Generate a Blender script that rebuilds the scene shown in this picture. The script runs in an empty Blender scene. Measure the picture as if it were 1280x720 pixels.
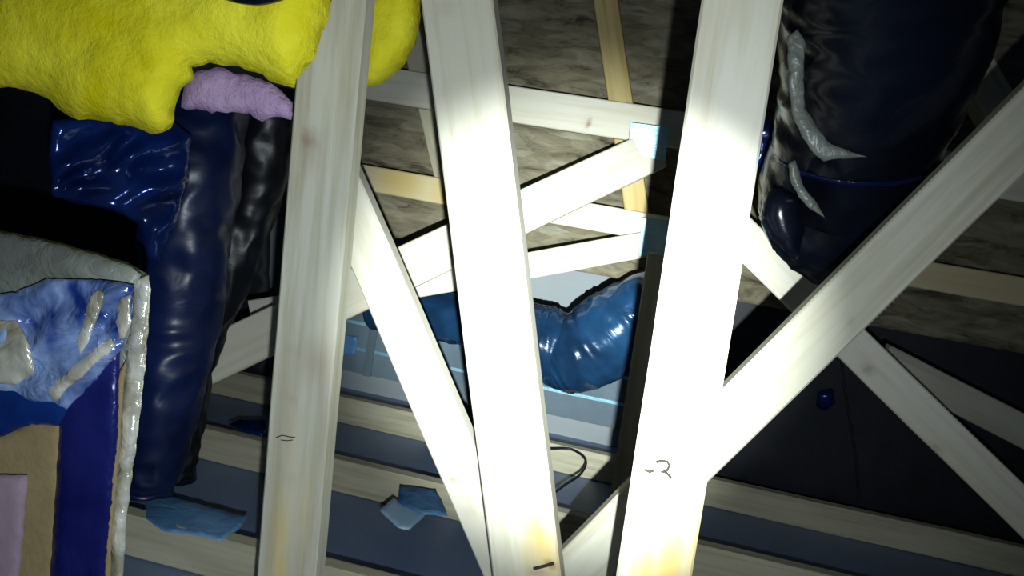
import bpy, bmesh, math, random
from mathutils import Vector, Matrix, noise
from mathutils.geometry import delaunay_2d_cdt
random.seed(4)
SC = bpy.context.scene
COL = SC.collection
# ------------------------------------------------------------ camera
FPX = 1000.0
YAW, PITCH, ROLL = math.radians(9.44), math.radians(7.37), math.radians(9.6)
FW = Vector((-math.sin(YAW)*math.cos(PITCH), math.cos(YAW)*math.cos(PITCH), -math.sin(PITCH)))
_r = FW.cross(Vector((0, 0, 1))).normalized(); _u = _r.cross(FW)
RT = _r*math.cos(ROLL) + _u*math.sin(ROLL)
UP = -_r*math.sin(ROLL) + _u*math.cos(ROLL)
cam = bpy.data.cameras.new('camera'); co = bpy.data.objects.new('camera', cam); COL.objects.link(co)
cam.sensor_width = 36; cam.lens = 36*FPX/1280; cam.clip_start = .02
co.matrix_world = Matrix((RT, UP, -FW)).transposed().to_4x4()
SC.camera = co
# ------------------------------------------------------------ world, lamp, exposure
w = bpy.data.worlds.new('world'); SC.world = w; w.use_nodes = True
w.node_tree.nodes['Background'].inputs[0].default_value = (.35, .55, 1, 1)
w.node_tree.nodes['Background'].inputs[1].default_value = .03
LPOS = RT*.030 + UP*-.09 - FW*.05
def spot(name, energy, size, blend, px, py, col):
    l = bpy.data.lights.new(name, 'SPOT'); o = bpy.data.objects.new(name, l); COL.objects.link(o)
    l.energy = energy; l.spot_size = math.radians(size); l.spot_blend = blend; l.color = col
    l.shadow_soft_size = .006
    d = (FW + RT*((px-640)/FPX) + UP*((360-py)/FPX)).normalized()
    o.location = LPOS; o.rotation_euler = d.to_track_quat('-Z', 'Y').to_euler()
    return o
# the hand torch / phone lamp held just below and right of the lens: a hot core and a wide spill
spot('torch_core', 430, 36.5, 1.0, 695, 335, (.90, 1, .97))
spot('torch_spill', 48, 108, 1.0, 520, 330, (.84, .95, 1))
SC.view_settings.view_transform = 'Standard'; SC.view_settings.look = 'None'
SC.view_settings.exposure = 0.0; SC.view_settings.gamma = 1.0; SC.view_settings.use_curve_mapping = False

# ------------------------------------------------------------ helpers: rays
def ray(px, py): return FW + RT*((px-640)/FPX) + UP*((360-py)/FPX)
def at(px, py, Y): r = ray(px, py); return r*(Y/r.y)
ROOF_N = Vector((0, -1, 0))      # the chip board wall faces the viewer
ROOF_P = Vector((0, 2.64, 0))
def on_roof(px, py, off=0):            # point on the roof slope, off metres below it
    r = ray(px, py); p = ROOF_P - ROOF_N*off
    return r*(p.dot(ROOF_N)/r.dot(ROOF_N))
def lin(c):
    if isinstance(c, str): c = [int(c[i:i+2], 16)/255 for i in (0, 2, 4)]
    return tuple((v/12.92 if v <= .04045 else ((v+.055)/1.055)**2.4) for v in c) + (1,)
# ------------------------------------------------------------ helpers: materials
def mat(name):
    m = bpy.data.materials.new(name); m.use_nodes = True
    nt = m.node_tree; return m, nt, nt.nodes['Principled BSDF']
def nd(nt, t, **kw):
    n = nt.nodes.new(t)
    for k, v in kw.items(): setattr(n, k, v)
    return n
def ramp(nt, stops, src):
    r = nd(nt, 'ShaderNodeValToRGB'); e = r.color_ramp.elements
    e[0].position, e[0].color = stops[0]; e[1].position, e[1].color = stops[-1]
    for p, c in stops[1:-1]: x = e.new(p); x.color = c
    nt.links.new(src, r.inputs[0]); return r.outputs[0]
def mixc(nt, fac, a, b, mode='MIX'):
    m = nd(nt, 'ShaderNodeMix', data_type='RGBA', blend_type=mode)
    for s, v in ((m.inputs[0], fac), (m.inputs[6], a), (m.inputs[7], b)):
        if hasattr(v, 'links') or hasattr(v, 'is_linked'): nt.links.new(v, s)
        else: s.default_value = v
    return m.outputs[2]
def coords(nt, scale, kind='Object', rand=True):
    t = nd(nt, 'ShaderNodeTexCoord'); mp = nd(nt, 'ShaderNodeMapping'); mp.inputs['Scale'].default_value = scale
    nt.links.new(t.outputs[kind], mp.inputs[0])
    if rand:
        oi = nd(nt, 'ShaderNodeObjectInfo'); m = nd(nt, 'ShaderNodeVectorMath', operation='SCALE')
        cx = nd(nt, 'ShaderNodeCombineXYZ')
        nt.links.new(oi.outputs['Random'], cx.inputs[0]); nt.links.new(oi.outputs['Random'], cx.inputs[1])
        nt.links.new(cx.outputs[0], m.inputs[0]); m.inputs['Scale'].default_value = 9
        nt.links.new(m.outputs[0], mp.inputs['Location'])
    return mp.outputs[0]
def tex_noise(nt, vec, scale, detail=4, rough=.6, dist=0):
    n = nd(nt, 'ShaderNodeTexNoise'); nt.links.new(vec, n.inputs['Vector'])
    n.inputs['Scale'].default_value = scale; n.inputs['Detail'].default_value = detail
    n.inputs['Roughness'].default_value = rough; n.inputs['Distortion'].default_value = dist
    return n.outputs['Fac']
def bump(nt, h, bs, strength, dist=.002):
    b = nd(nt, 'ShaderNodeBump'); b.inputs['Strength'].default_value = strength; b.inputs['Distance'].default_value = dist
    nt.links.new(h, b.inputs['Height']); nt.links.new(b.outputs[0], bs.inputs['Normal'])
def wood(name, base, dark, rough=.62):
    m, nt, bs = mat(name)
    v = coords(nt, (30, 30, 1.6))
    g = tex_noise(nt, v, 1.6, 5, .6, .4)
    c = ramp(nt, [(.3, lin(dark)), (.55, lin(base)), (.8, lin(base))], g)
    v2 = coords(nt, (5, 5, 2.2)); g2 = tex_noise(nt, v2, 1.0, 3, .5, .8)
    c = mixc(nt, ramp(nt, [(.35, (0, 0, 0, 1)), (.7, (.5, .5, .5, 1))], g2), c, lin(dark))
    ak = nd(nt, 'ShaderNodeAttribute', attribute_name='heart')
    c = mixc(nt, ak.outputs['Fac'], c, lin('cfb468'))
    ak = nd(nt, 'ShaderNodeAttribute', attribute_name='knot')
    c = mixc(nt, ak.outputs['Fac'], c, lin('7a4d2c'))
    nt.links.new(c, bs.inputs['Base Color']); bs.inputs['Roughness'].default_value = rough
    bs.inputs['Specular IOR Level'].default_value = .25
    bump(nt, g, bs, .35, .0012)
    return m
def plastic(name, c0, c1, rough=.16, bscale=22, bstr=.5, bdist=.006, coat=0, nscale=5, metallic=0, spec=.5):
    m, nt, bs = mat(name)
    v = coords(nt, (1, 1, 1))
    g = tex_noise(nt, v, nscale, 3, .6, .5)
    nt.links.new(ramp(nt, [(.35, lin(c0)), (.68, lin(c1))], g), bs.inputs['Base Color'])
    bs.inputs['Roughness'].default_value = rough; bs.inputs['Coat Weight'].default_value = coat
    bs.inputs['Metallic'].default_value = metallic
    bs.inputs['Specular IOR Level'].default_value = spec
    h = tex_noise(nt, v, bscale, 4, .55, 1.2)
    bump(nt, h, bs, bstr, bdist)
    return m
def fluff(name, c0, c1, sc=14, bstr=.8, bdist=.01):
    m, nt, bs = mat(name)
    v = coords(nt, (1, 1, 1)); g = tex_noise(nt, v, sc, 6, .65, .4)
    nt.links.new(ramp(nt, [(.3, lin(c0)), (.65, lin(c1))], g), bs.inputs['Base Color'])
    bs.inputs['Roughness'].default_value = .95; bs.inputs['Specular IOR Level'].default_value = .1
    bump(nt, tex_noise(nt, v, sc*6, 5, .7), bs, bstr, bdist)
    return m
def osb(name):
    m, nt, bs = mat(name)
    v = coords(nt, (7, 7, 26), rand=False)
    vo = nd(nt, 'ShaderNodeTexVoronoi'); vo.inputs['Scale'].default_value = 1.6
    dn = nd(nt, 'ShaderNodeTexNoise'); nt.links.new(v, dn.inputs['Vector']); dn.inputs['Scale'].default_value = .7; dn.inputs['Detail'].default_value = 4
    vm = mixc(nt, .32, v, dn.outputs['Color'], 'ADD'); nt.links.new(vm, vo.inputs['Vector'])
    g = tex_noise(nt, v, .9, 6, .7, .8)
    c1 = ramp(nt, [(0, lin('857c66')), (.4, lin('9c9279')), (.75, lin('a79e86')), (1, lin('b4b09c'))], vo.outputs['Color'])
    c2 = ramp(nt, [(.33, (0.16, .15, .13, 1)), (.47, (.62, .62, .6, 1)), (.7, (1, 1, 1, 1))], g)
    nt.links.new(mixc(nt, 1, c1, c2, 'MULTIPLY'), bs.inputs['Base Color'])
    bs.inputs['Roughness'].default_value = .7; bs.inputs['Specular IOR Level'].default_value = .3
    bump(nt, g, bs, .7, .01)
    return m
M = dict(
    pine=wood('pale_pine', 'ece8da', 'dbd3b8'),
    post=wood('post_pine', 'cbc8ba', 'b9b19a'),  # near-post pine darkened in colour to offset the close torch
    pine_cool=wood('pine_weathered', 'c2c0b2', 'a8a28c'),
    pine_old=wood('pine_yellowed', 'd8c48c', 'b89d5c'),
    joist=wood('joist_wood', 'd2ccb2', 'aea58a'),
    osb=osb('chip_board'),
    black=plastic('black_plastic', '080a12', '0d1220', .24, 9, .3, .008),
    blue=plastic('blue_black_plastic', '0a1a48', '183a8a', .18, 10, .4, .010, metallic=.35),
    gloss=plastic('glossy_ridge', '0a1230', '101c48', .14, 14, .6, .008),
    mute=plastic('dull_black_plastic', '0a0c14', '12161f', .42, 8, .3, .006),
    hose=plastic('navy_hose_plastic', '0a1436', '152656', .36, 8, .3, .008),
    teal=plastic('blue_duct_plastic', '16304e', '265480', .22, 9, .4, .01, metallic=.25),
    foil=plastic('blue_foil_film', '1c3a8a', 'a4c0f0', .16, 12, .9, .016, metallic=.4, nscale=16),
    indigo=plastic('indigo_film', '101550', '22286e', .25, 12, .5, .01, metallic=.2),
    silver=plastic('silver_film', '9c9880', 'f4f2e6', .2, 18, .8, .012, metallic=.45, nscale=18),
    clear=plastic('dull_film', '5c5f5a', '8b9088', .35, 26, .7, .01),
    tabfilm=plastic('pale_tab_film', 'a8d4f4', 'c8e8fc', .5, 10, .2, .004),
    sheetblue=plastic('light_blue_film', '3c6c9c', '7cb0e0', .35, 20, .6, .008),
    barrier=plastic('slate_membrane', '6b7d9c', '7c8fb0', .5, 6, .2, .006, nscale=2),
    wall=plastic('grey_board', '9aa2a8', 'a6adb2', .6, 5, .15, .004, nscale=2),
    ductgrey=plastic('grey_duct_sheet', '5c6c78', '6e7f8c', .32, 8, .3, .006, nscale=3),
    dark=plastic('dark_surface', '181b24', '20242f', .6, 5, .2, .004),
    yellow=fluff('yellow_fibreglass', 'cfc20c', 'ece43a', 9, .5, .012),
    pink=fluff('pink_fibreglass', 'b795c4', 'd0b4da'),
    tan=fluff('tan_backing', '77674c', '8c7c5a', 10, .4, .006),
    rose=fluff('rose_paper', '7c6872', '92808c', 8, .3, .004),
    plate=plastic('galvanised_steel', '7db4cf', 'a6d4e4', .35, 60, .4, .002, metallic=.4),
    ink=plastic('pencil_ink', '1c1712', '2a221b', .8),
    rubber=plastic('cable_rubber', '16181c', '22262c', .5),
)
# ------------------------------------------------------------ helpers: objects
def link(name, me, m, parent=None):
    o = bpy.data.objects.new(name, me); COL.objects.link(o)
    if m: me.materials.append(m)
    if parent:
        o.parent = parent; o.matrix_parent_inverse = parent.matrix_world.inverted()
    return o
def tag(o, label=None, cat=None, group=None, kind=None):
    if label: o['label'] = label
    if cat: o['category'] = cat
    if group: o['group'] = group
    if kind: o['kind'] = kind
    return o
def recentre(o):
    me = o.data; n = len(me.vertices)
    lo = Vector([min(v.co[i] for v in me.vertices) for i in range(3)]); hi = Vector([max(v.co[i] for v in me.vertices) for i in range(3)])
    c = Vector(((lo.x+hi.x)/2, (lo.y+hi.y)/2, lo.z))
    me.transform(Matrix.Translation(-c)); o.location = c
    bpy.context.view_layer.update(); return o
def timber(name, a, b, wpx, Ya, Yb=None, t=.038, m='pine', ext=(0, 0), floor=False, knots=(), hearts=(), face=None, parent=None, pts=None, width=None):
    """squared length of wood: its front face's centre line runs through picture points a, b at depths Ya, Yb"""
    Yb = Ya if Yb is None else Yb
    P, Q = pts if pts else (at(*a, Ya), at(*b, Yb))
    if P.z < Q.z and not pts and abs(P.z-Q.z) > .15: P, Q = Q, P
    ax = (Q-P).normalized()
    P = P - ax*ext[0]; Q = Q + ax*ext[1]
    if floor: Q = P + ax*((-.888-P.z)/ax.z) if abs(ax.z) > .1 else Q
    mid = (P+Q)/2
    W = width or wpx*mid.dot(FW)/FPX
    n = face or Vector((0, -1, 0))
    wd = ax.cross(n).normalized()
    if wd.dot(RT) < 0: wd = -wd
    n = wd.cross(ax).normalized()
    if n.dot(FW) > 0: n = -n
    L = (Q-P).length; nz = max(4, int(L/.012)); nx = 8; bev = .003
    ring = [(-W/2+bev, 0)] + [(-W/2 + W*i/nx, 0) for i in range(1, nx)] + [(W/2-bev, 0), (W/2, bev), (W/2, t-bev), (W/2-bev, t), (-W/2+bev, t), (-W/2, t-bev), (-W/2, bev)]
    k = len(ring); verts = []; hk = []; hh = []
    sd = random.random()*50
    # local frame: x = width, y = away from the viewer, z = along the wood, origin at the lower end (Q)
    for j in range(nz+1):
        z = L*(1-j/nz)
        for x, y in ring:
            wob = noise.noise(Vector((sd, z*3, y*9)))*.0014 + noise.noise(Vector((x*20, z*9, sd)))*.0006
            verts.append((x+wob, y, z))
    faces = [(j*k+i, j*k+(i+1) % k, (j+1)*k+(i+1) % k, (j+1)*k+i) for j in range(nz) for i in range(k)]
    faces += [tuple(range(k))[::-1], tuple(range(nz*k, nz*k+k))]
    me = bpy.data.meshes.new(name); me.from_pydata(verts, [], faces); me.update()
    mw = Matrix((wd, -n, -ax)).transposed().to_4x4(); mw.translation = Q
    if mw.determinant() < 0: me.flip_normals()
    inv = mw.inverted()
    def spots(lst):
        out = []
        for (px, py, rx, ry, s) in lst:
            r = ray(px, py); d = -n; p = r*((mid).dot(d)/r.dot(d)); q = inv @ p
            sc = mid.dot(FW)/FPX; out.append((q.x, q.z, rx*sc, ry*sc, s))
        return out
    for an, lst in (('knot', spots(knots)), ('heart', spots(hearts))):
        at_ = me.attributes.new(an, 'FLOAT', 'POINT')
        for i, v in enumerate(verts):
            s = 0
            if v[1] < .004:
                for (x, z, rx, rz, st) in lst:
                    d = ((v[0]-x)/rx)**2 + ((v[2]-z)/rz)**2
                    if d < 6: s = max(s, st*math.exp(-d))
            at_.data[i].value = s
    o = link(name, me, M[m]); o.matrix_world = mw
    bpy.context.view_layer.update()
    return o
def quadslab(name, px4, Y, t, m, parent=None, shift=0):
    """thin plate with the four picture corners px4 at depth Y"""
    P = [at(x, y, Y) for x, y in px4]
    bm = bmesh.new()
    f = [bm.verts.new(p) for p in P]; b = [bm.verts.new(p+Vector((0, t, 0))) for p in P]
    bm.faces.new(f); bm.faces.new(b[::-1])
    for i in range(4): bm.faces.new((f[i], b[i], b[(i+1) % 4], f[(i+1) % 4]))
    bmesh.ops.recalc_face_normals(bm, faces=bm.faces)
    bmesh.ops.bevel(bm, geom=list(bm.edges), offset=min(t*.3, .003), segments=1, affect='EDGES')
    me = bpy.data.meshes.new(name); bm.to_mesh(me); bm.free()
    o = link(name, me, m); recentre(o)
    if parent: setpar(o, parent)
    return o
def setpar(o, p):
    bpy.context.view_layer.update()
    mw = o.matrix_world.copy(); o.parent = p; o.matrix_parent_inverse = p.matrix_world.inverted(); o.matrix_world = mw
def crumple(p, s=10, a=1.0, seed=0):
    q = Vector((p.x*s+seed, p.y*s, p.z*s))
    d, _ = noise.voronoi(q)
    r = noise.noise(q*.6)*.9 + (d[1]-d[0])*-.45 + abs(noise.noise(q*2.1))*.5
    return r*a
def pillow(name, poly, Y, inflate, m, step=9, rag=2.0, amp=.004, sc=14, fold=None, edge=40, back=None, parent=None, flat=False):
    """a soft body: the outline poly (picture points at depth Y, a number or a function), swollen front and back"""
    Yf = Y if callable(Y) else (lambda x, y: Y)
    out = []
    n = len(poly)
    for i in range(n):
        (x0, y0), (x1, y1) = poly[i], poly[(i+1) % n]
        L = math.hypot(x1-x0, y1-y0); k = max(1, int(L/step)); nx_, ny_ = -(y1-y0)/(L+1e-6), (x1-x0)/(L+1e-6)
        for j in range(k):
            f = j/k; x, y = x0+(x1-x0)*f, y0+(y1-y0)*f
            g = noise.noise(Vector((x*.06, y*.06, 3.3)))*rag*(0 if j == 0 else 1)
            out.append((x+nx_*g, y+ny_*g))
    def dist(x, y):
        b = 1e9
        for i in range(n):
            (x0, y0), (x1, y1) = poly[i], poly[(i+1) % n]
            dx, dy = x1-x0, y1-y0; L2 = dx*dx+dy*dy+1e-9
            f = min(1, max(0, ((x-x0)*dx+(y-y0)*dy)/L2)); b = min(b, math.hypot(x-x0-f*dx, y-y0-f*dy))
        return b
    def inside(x, y):
        c = False
        for i in range(n):
            (x0, y0), (x1, y1) = poly[i], poly[(i+1) % n]
            if (y0 > y) != (y1 > y) and x < (x1-x0)*(y-y0)/(y1-y0)+x0: c = not c
        return c
    pts = [Vector(p) for p in out]; no = len(pts)
    xs = [p[0] for p in poly]; ys = [p[1] for p in poly]
    yy = min(ys); row = 0
    while yy < max(ys):
        xx = min(xs) + (step/2 if row % 2 else 0)
        while xx < max(xs):
            jx, jy = xx+random.uniform(-.2, .2)*step, yy+random.uniform(-.2, .2)*step
            if inside(jx, jy) and dist(jx, jy) > step*.55: pts.append(Vector((jx, jy)))
            xx += step
        yy += step*.87; row += 1
    vs, es, fs, ov, oe, of = delaunay_2d_cdt(pts, [(i, (i+1) % no) for i in range(no)], [], 1, 1e-4)
    bm = bmesh.new(); fr = []; bk = []
    for v in vs:
        d = dist(v.x, v.y); isb = d < step*.45
        u = min(1, d/edge); h = inflate*math.sqrt(max(0, 1-(1-u)**2))
        p = at(v.x, v.y, Yf(v.x, v.y)); r = ray(v.x, v.y).normalized()
        c = crumple(p, sc, amp, 7)*(.35+.65*u)
        if fold: c += fold(v.x, v.y)*(.2+.8*u)
        rr = 1 if not isb else 0
        fr.append(bm.verts.new(p - r*(h + c)))
        bk.append(bm.verts.new(p + r*((back if back is not None else inflate)*math.sqrt(max(0, 1-(1-u)**2)) + .0015 - c*.8)))
    ed = {}
    for f in fs:
        if not inside(sum(vs[i].x for i in f)/3, sum(vs[i].y for i in f)/3) : continue
        try:
            bm.faces.new([fr[i] for i in f]); bm.faces.new([bk[i] for i in reversed(f)])
        except ValueError: continue
        for a, b in ((f[0], f[1]), (f[1], f[2]), (f[2], f[0])): ed[(a, b)] = 1
    for (a, b) in ed:
        if (b, a) not in ed: bm.faces.new((fr[b], fr[a], bk[a], bk[b]))
    for v in [v for v in bm.verts if not v.link_faces]: bm.verts.remove(v)
    bmesh.ops.recalc_face_normals(bm, faces=bm.faces)
    for f in bm.faces: f.smooth = not flat
    me = bpy.data.meshes.new(name); bm.to_mesh(me); bm.free()
    o = link(name, me, m); recentre(o)
    if parent: setpar(o, parent)
    return o
def spline(pts, n):
    out = []
    P = [pts[0]] + list(pts) + [pts[-1]]
    seg = len(pts)-1
    for i in range(n+1):
        s = i/n*seg; k = min(seg-1, int(s)); f = s-k
        a, b, c, d = P[k], P[k+1], P[k+2], P[k+3]
        out.append(tuple(.5*((2*b[j]) + (-a[j]+c[j])*f + (2*a[j]-5*b[j]+4*c[j]-d[j])*f*f + (-a[j]+3*b[j]-3*c[j]+d[j])*f**3) for j in range(len(b))))
    return out
def tube(name, path, m, seg=64, n=110, amp=.006, sc=12, rib=0, ribn=0, parent=None, squash=1, seed=0, wrinkle=0):
    """path: (px, py, Y, radius px) — a soft hose"""
    S = [(at(x, y, Y), r*at(x, y, Y).dot(FW)/FPX) for x, y, Y, r in spline(path, n)]
    verts = []; faces = []; up = Vector((0, -1, .2))
    for i, (c, r) in enumerate(S):
        t = (S[min(n, i+1)][0]-S[max(0, i-1)][0]).normalized()
        e1 = (up - t*up.dot(t)).normalized(); e2 = t.cross(e1)
        for k in range(seg):
            a = 2*math.pi*k/seg; d = e1*math.cos(a)*squash+e2*math.sin(a)
            p = c+d*r
            h = crumple(p, sc, amp, seed)
            if rib: h += rib*math.sin(i/n*ribn*2*math.pi)
            if wrinkle: h += wrinkle*(1-abs(noise.noise(Vector((i*.16, math.sin(a)*1.2, math.cos(a)*1.2+seed))))*3)
            verts.append(p+d*h)
    for i in range(n):
        for k in range(seg):
            faces.append((i*seg+k, i*seg+(k+1) % seg, (i+1)*seg+(k+1) % seg, (i+1)*seg+k))
    faces += [tuple(range(seg)), tuple(range(n*seg, n*seg+seg))]
    me = bpy.data.meshes.new(name); me.from_pydata(verts, [], faces)
    bm = bmesh.new(); bm.from_mesh(me); bmesh.ops.recalc_face_normals(bm, faces=bm.faces)
    for f in bm.faces: f.smooth = len(f.verts) == 4
    bm.to_mesh(me); bm.free()
    o = link(name, me, m); recentre(o)
    if parent: setpar(o, parent)
    return o
def wire(name, pts3, rad, m, parent=None):
    cu = bpy.data.curves.new(name+'_curve', 'CURVE'); cu.dimensions = '3D'; cu.bevel_depth = rad; cu.bevel_resolution = 2
    s = cu.splines.new('POLY'); s.points.add(len(pts3)-1)
    for i, p in enumerate(pts3): s.points[i].co = (*p, 1)
    tmp = bpy.data.objects.new('tmp', cu); COL.objects.link(tmp)
    dg = bpy.context.evaluated_depsgraph_get(); me = bpy.data.meshes.new_from_object(tmp.evaluated_get(dg))
    bpy.data.objects.remove(tmp); bpy.data.curves.remove(cu)
    me.name = name; me.materials.clear()
    for p in me.polygons: p.use_smooth = True
    o = link(name, me, m); recentre(o)
    if parent: setpar(o, parent)
    return o
def boxm(name, lo, hi, m, parent=None, bev=0):
    bm = bmesh.new(); bmesh.ops.create_cube(bm, size=1)
    for v in bm.verts: v.co = Vector([lo[i]+(hi[i]-lo[i])*(v.co[i]+.5) for i in range(3)])
    if bev: bmesh.ops.bevel(bm, geom=list(bm.edges), offset=bev, segments=2, affect='EDGES')
    me = bpy.data.meshes.new(name); bm.to_mesh(me); bm.free()
    o = link(name, me, m); recentre(o)
    if parent: setpar(o, parent)
    return o

# ------------------------------------------------------------ the setting
def boarding():
    nx, nz = 340, 130; X0, X1, Z0, Z1 = -3.2, 3.6, -.25, 1.9
    verts = []
    for th in (0, 1):
        for j in range(nz+1):
            for i in range(nx+1):
                x = X0+(X1-X0)*i/nx; z = Z0+(Z1-Z0)*j/nz; y = 2.64
                if th: verts.append((x, y+.03, z)); continue
                q = Vector((x*7, 0, z*24))
                h = noise.noise(q)*.010 + abs(noise.noise(q*2.3))*.007
                verts.append((x, y-h, z))
    k = (nx+1)*(nz+1)
    faces = [(j*(nx+1)+i, j*(nx+1)+i+1, (j+1)*(nx+1)+i+1, (j+1)*(nx+1)+i) for j in range(nz) for i in range(nx)]
    faces += [tuple(k+c for c in reversed(f)) for f in faces]
    edge = list(range(nx+1)); faces += [(a, k+a, k+a+1, a+1) for a in edge[:-1]]
    me = bpy.data.meshes.new('wall_back'); me.from_pydata(verts, [], faces)
    for p in me.polygons: p.use_smooth = True
    return link('wall_back', me, M['osb'])
tag(boarding(), 'rough chip board wall seen between the timbers', kind='structure')
tag(boxm('floor', (-3.2, -.6, -.93), (3.6, 2.93, -.89), M['barrier']), 'slate blue membrane laid between the floor joists', kind='structure')
tag(boxm('wall_foot', (-3.2, 2.90, -.89), (3.6, 2.93, -.215), M['wall']), 'low grey board wall below the chip board', kind='structure')
tag(boxm('ceiling', (-3.2, -.6, 1.9), (3.6, 2.6, 1.94), M['dark']), 'dark loft roof overhead', kind='structure')
tag(boxm('wall_left', (-3.24, -.6, -.93), (-3.2, 2.93, 1.9), M['dark']), 'dark side of the loft on the left', kind='structure')
tag(boxm('wall_right', (3.6, -.6, -.93), (3.64, 2.93, 1.9), M['dark']), 'dark side of the loft on the right', kind='structure')

# floor joists (bottom chords)
JO = [(2.496, 'farthest pale floor joist, along the foot of the grey back wall'),
      (1.960, 'middle floor joist crossing behind the blue film tabs'),
      (1.423, 'nearest floor joist, low in the frame at lower left')]
for y, lb in JO:
    P, Q = Vector((-3.1, y, -.844)), Vector((3.5, y, -.844))
    o = timber('floor_joist', None, None, 0, 0, t=.038, m='joist', pts=(P, Q), width=.089, face=Vector((0, -1, 0)))
    tag(o, lb, 'timber', 'floor joists')
# ------------------------------------------------------------ purlins on the slope
def along_x(name, z, y, wd, m, lb, x0=-3.1, x1=3.5, **k):
    o = timber(name, None, None, 0, 0, t=.038, m=m, pts=(Vector((x0, y, z)), Vector((x1, y, z))), width=wd, face=Vector((0, -1, -.0)), **k)
    return tag(o, lb, 'timber')
H = along_x('purlin', at(640, 130, 2.45).z, 2.45, .108, 'pine', 'upper horizontal purlin across the chip board', x0=-1.75, knots=((735, 154, 5, 3, .9),))
J = along_x('purlin', -.0215-.040, 2.45, .080, 'pine', 'lower horizontal purlin, tinted yellow for the dimmer light beside the middle post', x0=-1.3, hearts=((500, 226, 45, 60, .9), (555, 236, 45, 40, .8), (1230, 350, 60, 220, .6)))  # yellow tint paints the weaker light on these stretches of one board
def stud(p, q, wpx, lb, m='pine_old'):
    P, Q = on_roof(*p, -.147), on_roof(*q, -.147)
    o = timber('stud', None, None, 0, 0, t=.115, m=m, pts=(P, Q), width=wpx*1.3, face=ROOF_N, ext=(.3, 0))
    return tag(o, lb, 'timber')
stud((757, 0), (797, 275), .055, 'narrow yellowish stud leaning behind the upper purlin, right of the middle post')
stud((512, 40), (556, 225), .05, 'dim stud between the left post and the middle post', 'joist')
stud((1175, 0), (1300, 215), .07, 'dim stud at the upper right corner behind the black duct', 'joist')

# ------------------------------------------------------------ web members behind
I = timber('web_brace', (810, 191), (427, 372), 54, 2.385, 1.98, m='pine', ext=(.035, .44), knots=((470, 352, 5, 3, .5),))
tag(I, 'pale brace climbing right behind the middle post to the blue nail plate', 'timber')
K = timber('web_brace', (812, 305), (515, 357), 33, 2.405, 2.2, m='pine', t=.030, ext=(.0, .46))
tag(K, 'pale brace just above the blue plastic duct, nearly level', 'timber')
Mp = timber('web_post', (824, 318), (786, 560), 28, 2.15, t=.045, m='joist', floor=True)
tag(Mp, 'slim upright in the shade left of the right post', 'timber')
def plate(px4, Y, parent):
    o = quadslab('nail_plate', px4, Y, .0015, M['plate'], parent)
    o['label'] = 'pale blue galvanised nail plate'; return o
p1 = plate(((788, 153), (836, 159), (832, 201), (785, 193)), 2.376, I)
p2 = plate(((802, 272), (838, 276), (836, 316), (799, 320)), 2.395, K)
for pl, c in ((p1, (811, 177, 2.373)), (p2, (819, 296, 2.392))):      # pressed rows of tooth slots
    bm = bmesh.new()
    for i in range(5):
        for j in range(5):
            x, y = c[0]-16+i*8, c[1]-16+j*8+(i-2)*1.0
            P = at(x, y, c[2])
            bmesh.ops.create_cube(bm, size=1, matrix=Matrix.Translation(P) @ Matrix.Diagonal((.0022, .0016, .0075, 1)))
    me = bpy.data.meshes.new('tooth_slots'); bm.to_mesh(me); bm.free()
    o = link('tooth_slots', me, M['plate']); recentre(o); setpar(o, pl); o['kind'] = 'stuff'

Fb = timber('web_brace', (958, 325), (1180, 542), 47, 1.9, m='pine', ext=(.16, .42), knots=((1085, 462, 5, 7, .6), (1170, 560, 4, 8, .4)))
tag(Fb, 'brace sloping down right, passing behind the long diagonal', 'timber')
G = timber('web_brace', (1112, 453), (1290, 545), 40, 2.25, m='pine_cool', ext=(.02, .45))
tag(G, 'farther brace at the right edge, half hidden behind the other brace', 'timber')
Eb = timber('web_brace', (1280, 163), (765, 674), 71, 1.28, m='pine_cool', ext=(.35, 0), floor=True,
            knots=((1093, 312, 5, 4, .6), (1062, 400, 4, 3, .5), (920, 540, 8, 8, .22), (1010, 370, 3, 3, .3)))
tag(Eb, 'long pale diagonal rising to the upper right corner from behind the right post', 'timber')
D = timber('web_brace', (425, 235), (633, 720), 58, 1.47, 1.45, m='pine', ext=(.05, 0), floor=True,
           knots=((566, 598, 6, 6, .5), (585, 640, 8, 10, .15)))
tag(D, 'diagonal brace running down from the left post to behind the middle post', 'timber')

# ------------------------------------------------------------ the three near posts
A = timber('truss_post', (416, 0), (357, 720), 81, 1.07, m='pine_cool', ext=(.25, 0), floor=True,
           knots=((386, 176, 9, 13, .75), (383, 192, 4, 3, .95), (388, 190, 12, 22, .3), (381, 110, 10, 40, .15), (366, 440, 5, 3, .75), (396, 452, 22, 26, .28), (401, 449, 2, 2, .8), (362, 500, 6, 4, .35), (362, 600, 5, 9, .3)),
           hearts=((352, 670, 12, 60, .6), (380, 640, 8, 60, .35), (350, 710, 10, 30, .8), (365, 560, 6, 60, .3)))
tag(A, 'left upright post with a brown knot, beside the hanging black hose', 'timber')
B = timber('truss_post', (571, 0), (658, 720), 89, 1.2, t=.045, m='post', ext=(.25, 0), floor=True,
           knots=((673, 712, 16, 4, .85), (690, 705, 6, 4, .9), (556, 10, 10, 6, .3)), hearts=((674, 675, 13, 42, .9), (686, 695, 12, 40, .8), (657, 700, 8, 30, .4)))
tag(B, 'middle upright post, the brightest, leaning left at its top', 'timber')
C = timber('truss_post', (929, 0), (817, 720), 94, .95, t=.038, m='post', ext=(.25, 0), floor=True,
           knots=((886, 272, 9, 10, .45), (884, 262, 3, 4, .5), (842, 640, 10, 20, .12)), hearts=((836, 715, 20, 85, 1), (808, 715, 20, 60, .85), (866, 690, 14, 90, .7), (852, 640, 10, 50, .5)))
tag(C, 'right upright post with dark handwriting low on its face', 'timber')
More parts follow.
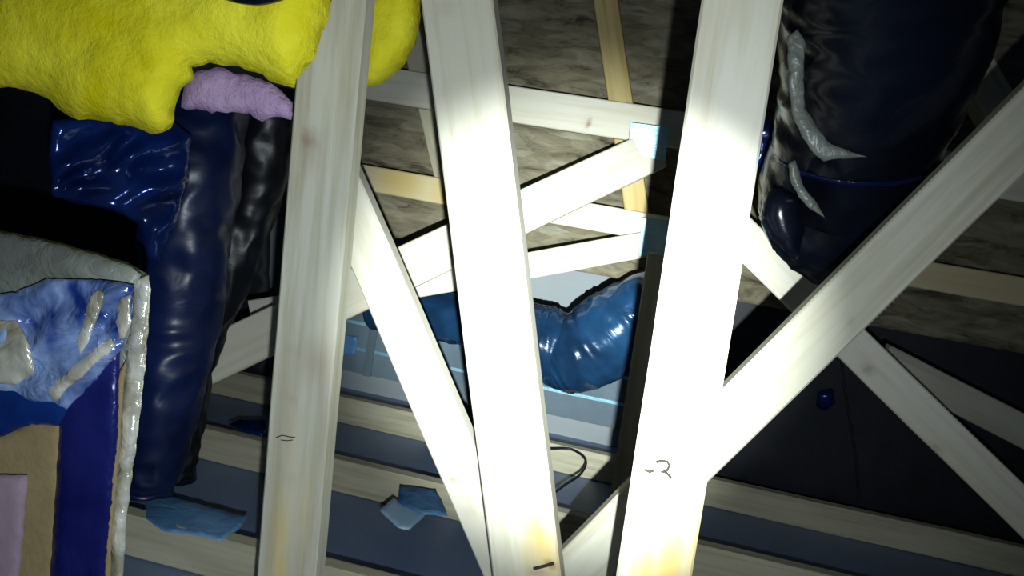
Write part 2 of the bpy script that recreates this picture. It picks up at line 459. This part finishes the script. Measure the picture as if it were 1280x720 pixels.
def ink(name, px, Y, rad, parent, lb):
    o = wire(name, [at(x, y, Y) for x, y in px], rad, M['ink'], parent); o['label'] = lb
ink('pen_mark', ((806, 587), (812, 590), (817, 588)), .9470, .0018, C, 'short dark dash')
ink('pen_mark', ((820, 578), (826, 576), (834, 577), (837, 582), (834, 588), (826, 590), (833, 591), (837, 595), (839, 598)), .9470, .0016, C, 'dark handwritten 3')
ink('pen_mark', ((345, 547), (353, 544), (361, 546), (369, 547)), 1.0675, .0007, A, 'thin pencil stroke')
ink('pen_mark', ((351, 550), (359, 551), (366, 550)), 1.0675, .0006, A, 'thin pencil stroke')
ink('crack', ((667, 711), (675, 709), (683, 707), (692, 704)), 1.1970, .0026, B, 'dark short crack')

# ------------------------------------------------------------ ducts
mid = tube('flexible_duct', [(470, 380, 2.42, 32), (560, 393, 2.38, 33), (630, 412, 2.34, 38), (672, 428, 2.32, 46), (696, 434, 2.32, 44), (706, 440, 2.33, 20)],
           M['teal'], amp=.007, sc=9, wrinkle=.003, seed=3)
tag(mid, 'blue glossy plastic duct sagging between the middle and right posts', 'duct')
tube('duct_elbow', [(676, 462, 2.31, 20), (692, 456, 2.305, 34), (712, 448, 2.30, 44), (745, 430, 2.30, 50), (775, 406, 2.30, 50), (800, 386, 2.3, 42), (840, 372, 2.3, 40)],
     M['teal'], amp=.008, sc=10, wrinkle=.003, seed=8, parent=mid)
rd = tube('flexible_duct', [(1125, -110, 1.3, 150), (1112, -10, 1.36, 130), (1095, 90, 1.42, 112), (1070, 180, 1.5, 94), (1050, 240, 1.58, 92), (1045, 285, 1.60, 82), (1054, 325, 1.62, 52), (1060, 345, 1.64, 22)],
          M['black'], amp=.012, sc=4, wrinkle=.004, seed=11)
tag(rd, 'big black plastic duct dropping behind the long diagonal, upper right', 'duct')
for y0, x0, Yr, rr in ((187, 1069, 1.497, 95), (277, 1046, 1.597, 84)):
    tube('highlight_ridge', [(x0+2, y0-8, Yr, rr-3), (x0+1, y0-3, Yr+.004, rr+3), (x0, y0+3, Yr+.008, rr+4), (x0-1, y0+9, Yr+.012, rr-3)], M['gloss'], n=16, amp=.003, sc=14, parent=rd)  # rings added so the duct catches a line of highlight
pillow('film_flap', [(984, 45), (997, 36), (1007, 55), (1004, 100), (1006, 135), (1022, 160), (1036, 178), (1064, 190), (1084, 196), (1050, 198), (1030, 202), (1012, 186), (992, 150), (986, 110)], 1.235, .006, M['clear'], step=4, amp=.006, sc=40, edge=8, parent=rd)['label'] = 'grey torn film fold'
pillow('film_flap', [(985, 205), (994, 200), (1004, 232), (1020, 252), (1031, 272), (1014, 262), (998, 246), (988, 226)], 1.36, .005, M['clear'], step=4, amp=.005, sc=40, edge=8, parent=rd)['label'] = 'grey curled film edge'
lo = pillow('duct_elbow', [(948, 272), (955, 245), (975, 232), (1000, 246), (1006, 290), (996, 325), (985, 322), (962, 300)], 1.42, .05, M['black'], step=6, amp=.006, sc=10, edge=26, parent=rd)
bs_ = pillow('plastic_sleeve', [(940, 150), (960, 148), (976, 156), (976, 172), (962, 200), (950, 212), (938, 214)], 1.75, .03, M['blue'], step=5, amp=.008, sc=24, edge=18)
tag(bs_, 'small blue plastic sleeve tucked between the right post and the black duct', 'sleeve')
pillow('lining', [(956, 204), (962, 178), (970, 172), (978, 198), (976, 206)], 1.715, .008, M['silver'], step=4, amp=.002, edge=10, parent=bs_)

# grey rectangular duct at the foot of the wall
gd = boxm('flat_duct', (-1.05, 2.60, -.74), (.12, 2.88, -.47), M['ductgrey'], bev=.012)
tag(gd, 'long grey flat duct box lying behind the farthest joist', 'duct')
for z, nm in ((-.474, 'seam_rib'), (-.56, 'seam_rib'), (-.65, 'seam_rib')):
    boxm(nm, (-1.05, 2.594, z-.006), (.12, 2.606, z+.004), M['plate'], gd, .002)
for x in (-.9, -.45, 0.02):
    boxm('duct_band', (x, 2.592, -.74), (x+.03, 2.604, -.48), M['ductgrey'], gd, .002)

# ------------------------------------------------------------ loose film, tabs, cables on the floor
def on_z(px, py, z): r = ray(px, py); return r*(z/r.z)
def flat_film(name, poly, z, m, lb, cat, amp=.01, t=.002, tilt=0):
    def Yf(x, y): return on_z(x, y, z).y
    o = pillow(name, poly, Yf, .004, m, step=5, amp=amp, sc=22, edge=10, rag=1.5)
    return tag(o, lb, cat)
flat_film('film_tab', [(475, 638), (492, 622), (500, 628), (535, 640), (512, 662), (498, 660)], -.795, M['tabfilm'], 'pale blue film tab on the middle joist', 'film', .003)
flat_film('film_tab', [(500, 607), (545, 612), (560, 645), (528, 643), (498, 628)], -.79, M['sheetblue'], 'darker blue film tab behind the pale one on the joist', 'film', .003)
flat_film('plastic_film_or_glint', [(178, 590), (186, 598), (190, 622), (205, 618), (255, 632), (310, 646), (300, 660), (275, 676), (240, 668), (205, 664), (182, 648)], -.80, M['sheetblue'], 'crumpled light blue film lying low between the hanging hose and left post', 'film', .012)
flat_film('plastic_film_or_glint', [(285, 530), (300, 524), (332, 526), (332, 545), (308, 540)], -.79, M['blue'], 'small blue film scrap half hidden behind the left post', 'film', .008)
pp = pillow('paper_label', [(418, 416), (448, 420), (444, 444), (418, 446)], 2.585, .002, M['sheetblue'], step=4, amp=.004, sc=30, edge=6)
tag(pp, 'blue paper patch stuck on the grey flat duct', 'label')
cb = wire('cable', [on_z(x, y, -.795) for x, y in spline([(640, 565), (690, 561), (715, 562), (732, 575), (726, 592), (706, 606), (690, 618)], 40)], .004, M['rubber'])
tag(cb, 'thin looped cable on the farthest joist, right of the middle post', 'cable')
cb = wire('cable', [on_z(x, y, -.78) for x, y in spline([(545, 482), (568, 490), (590, 491), (640, 500)], 20)], .005, M['rubber'])
tag(cb, 'short dark cable between the slanting brace and middle post', 'cable')
mb = pillow('shade_sheet', [(872, 300), (960, 312), (1060, 345), (1180, 372), (1340, 402), (1340, 560), (1340, 700), (1150, 662), (1000, 628), (862, 598), (866, 450)], 2.72, .012, M['dark'], step=14, amp=.012, sc=4, edge=40)  # added sheet, its dark colour stands for the torch falloff on this wall
tag(mb, 'added dark sheet for the light falloff on the back wall, right of the right post', 'shade sheet')
ml = pillow('shade_sheet', [(-80, 60), (120, 80), (335, 120), (338, 300), (335, 470), (200, 450), (60, 430), (-80, 400)], 2.56, .008, M['dark'], step=14, amp=.006, sc=4, edge=40)  # added to blacken the wall behind, where there is only shade
tag(ml, 'added dark sheet for the deep shade behind the hanging hose, far left', 'shade sheet')
cb = wire('cable', [at(x, y, 2.69) for x, y in spline([(1050, 440), (1058, 500), (1068, 560), (1074, 622)], 20)], .004, M['rubber'])
tag(cb, 'thin dark cable down the shaded back wall on the right', 'cable')
gl = pillow('plastic_film_or_glint', [(1022, 490), (1040, 486), (1045, 504), (1032, 514), (1020, 508)], 2.66, .02, M['blue'], step=4, amp=.012, sc=30, edge=10)  # blue patch added for a small highlight on the dark wall
tag(gl, 'tiny blue patch made as a glint in the dark triangle at right', 'film')

# ------------------------------------------------------------ insulation
ye = pillow('insulation_batt', [(-60, -60), (425, -60), (415, 0), (400, 50), (385, 82), (368, 110), (345, 104), (318, 90), (290, 82), (262, 78), (240, 84), (243, 98), (226, 112), (218, 140), (214, 160), (190, 168), (165, 158),
            (120, 150), (88, 146), (70, 134), (52, 120), (30, 113), (0, 110), (-60, 118)], .98, .07, M['yellow'], step=9, amp=.018, sc=9, edge=70, rag=6, back=.03)
tag(ye, 'yellow fibreglass batt bulging in from the upper left corner', 'insulation')
pillow('batt_end', [(440, -60), (524, -60), (526, 20), (520, 55), (502, 85), (475, 106), (448, 112), (436, 60)], 1.30, .06, M['yellow'], step=8, amp=.006, edge=34, parent=ye)
pk = pillow('insulation_scrap', [(232, 100), (246, 88), (276, 84), (300, 92), (325, 98), (350, 112), (366, 128), (364, 150), (345, 146), (328, 152), (312, 142), (290, 140), (265, 142), (246, 136), (226, 134)], 1.13, .025, M['pink'], step=6, amp=.010, sc=20, edge=18, rag=4)
tag(pk, 'pink fibreglass tuft under the yellow batt', 'insulation')
bt = tube('dark_strap', [(270, -12, .9, 8), (300, -4, .9, 9), (330, -3, .9, 9), (365, -12, .9, 8)], M['black'], seg=24, n=30, amp=.002)
tag(bt, 'black strap end over the yellow batt at the top edge', 'strap')

# ------------------------------------------------------------ hanging black plastic on the left
def diag(ang, freq, a):
    ca, sa = math.cos(ang), math.sin(ang)
    def f(x, y):
        u = x*ca+y*sa; v = -x*sa+y*ca
        return a*math.sin(u*freq*2*math.pi + 3*noise.noise(Vector((u*.01, v*.02, 5))))*(.6+noise.noise(Vector((x*.02, y*.02, 9))))
    return f
hs = tube('hanging_hose', [(262, 120, 1.55, 52), (245, 200, 1.5, 58), (228, 300, 1.48, 56), (222, 400, 1.48, 50), (205, 490, 1.46, 46), (190, 580, 1.46, 40), (184, 615, 1.46, 32)], M['hose'], amp=.022, sc=5, wrinkle=.004, seed=21)
tag(hs, 'dark blue plastic hose hanging between the wrapped bundle and left post', 'hose')
hs2 = tube('hanging_hose', [(340, 120, 1.72, 36), (322, 230, 1.72, 36), (292, 330, 1.70, 30), (250, 430, 1.68, 24), (228, 540, 1.66, 22), (222, 600, 1.66, 20)], M['mute'], amp=.014, sc=6, wrinkle=.004, seed=31)
tag(hs2, 'blackest hanging hose, close against the left edge of the left post', 'hose')
sh = pillow('plastic_sheet', [(66, 150), (110, 146), (160, 150), (215, 150), (240, 170), (235, 230), (215, 290), (196, 330), (182, 318), (172, 280), (140, 262), (104, 256), (66, 246), (60, 200)],
            lambda x, y: 1.17+(x-60)*.0011, .02, M['blue'], step=5, amp=.005, sc=7, edge=30, fold=diag(math.radians(60), .024, .020), back=.01)
tag(sh, 'crumpled glossy dark blue sheet hanging under the yellow batt', 'plastic sheet')

# ------------------------------------------------------------ wrapped bundle, lower left
bx = pillow('wrapped_bundle', [(-80, 275), (0, 288), (60, 300), (110, 313), (160, 328), (184, 342), (188, 360), (184, 420), (176, 500), (166, 580), (156, 660), (150, 800), (-80, 800)], .84, .045, M['clear'], step=9, amp=.006, sc=14, edge=34, rag=2, back=.10)
tag(bx, 'bundle wrapped in crumpled blue film, lower left corner', 'bundle')
Ysurf = .788
pillow('film_edge', [(186, 344), (189, 362), (185, 420), (177, 500), (167, 580), (157, 660), (151, 790), (130, 790), (138, 640), (148, 540), (158, 440), (166, 380), (168, 350)], .800, .010, M['silver'], step=5, amp=.010, sc=26, edge=12, parent=bx)['label'] = 'cream and silver taped film edge'
pillow('film_top', [(-70, 278), (0, 291), (60, 303), (110, 316), (160, 331), (176, 344), (170, 362), (120, 354), (60, 352), (20, 374), (-70, 382)], .797, .010, M['clear'], step=6, amp=.010, sc=12, edge=20, parent=bx)['label'] = 'dull grey film over the top'
pillow('film_strip', [(80, 470), (150, 430), (150, 520), (142, 600), (134, 700), (128, 790), (58, 790), (68, 640), (74, 540)], .786, .010, M['indigo'], step=5, amp=.010, sc=9, edge=18, parent=bx)['label'] = 'dark indigo film strip down the front'
pillow('film_band', [(-70, 470), (0, 478), (50, 492), (88, 505), (76, 532), (40, 530), (0, 546), (-70, 560)], .778, .010, M['blue'], step=5, amp=.008, sc=9, edge=14, parent=bx)['label'] = 'dark blue folded film band'
pillow('film_wrap', [(-70, 372), (20, 366), (60, 348), (120, 350), (168, 356), (164, 400), (152, 436), (118, 478), (80, 514), (45, 506), (0, 492), (-70, 480)], .776, .012, M['foil'], step=4.5, amp=.012, sc=8, edge=26, fold=diag(math.radians(50), .020, .009), parent=bx)['label'] = 'pale blue crumpled film'
pillow('glint_patch', [(-70, 396), (20, 400), (38, 432), (44, 466), (20, 482), (-70, 476)], .766, .006, M['silver'], step=4, amp=.012, sc=14, edge=24, parent=bx)['label'] = 'cream patch coloured as a glint on the film'  # cream colour stands for a bright glint on the film
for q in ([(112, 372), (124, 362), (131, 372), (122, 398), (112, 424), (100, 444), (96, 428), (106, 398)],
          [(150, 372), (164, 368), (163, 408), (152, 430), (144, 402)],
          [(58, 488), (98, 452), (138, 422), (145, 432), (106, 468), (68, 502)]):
    pillow('film_glint', q,   .768, .005, M['silver'], step=4, amp=.006, sc=16, edge=10, rag=2.5, parent=bx)['label'] = 'silvery ridge coloured as a glint on the film'  # silver shapes paint bright glints onto the blue film
pillow('backing_panel', [(-70, 535), (0, 545), (40, 528), (78, 528), (74, 640), (62, 790), (-70, 790)], .797, .006, M['tan'], step=9, amp=.003, edge=14, parent=bx)['label'] = 'tan backing panel'
pillow('backing_strip', [(146, 470), (158, 450), (152, 540), (142, 650), (136, 790), (124, 790), (132, 650), (142, 560)], .788, .008, M['tan'], step=5, amp=.005, edge=8, parent=bx)['label'] = 'tan backing showing beside the edge'
pillow('paper_panel', [(-70, 592), (34, 594), (30, 660), (16, 790), (-70, 790)], .78, .008, M['rose'], step=9, amp=.003, edge=14, parent=bx)['label'] = 'pinkish paper panel'
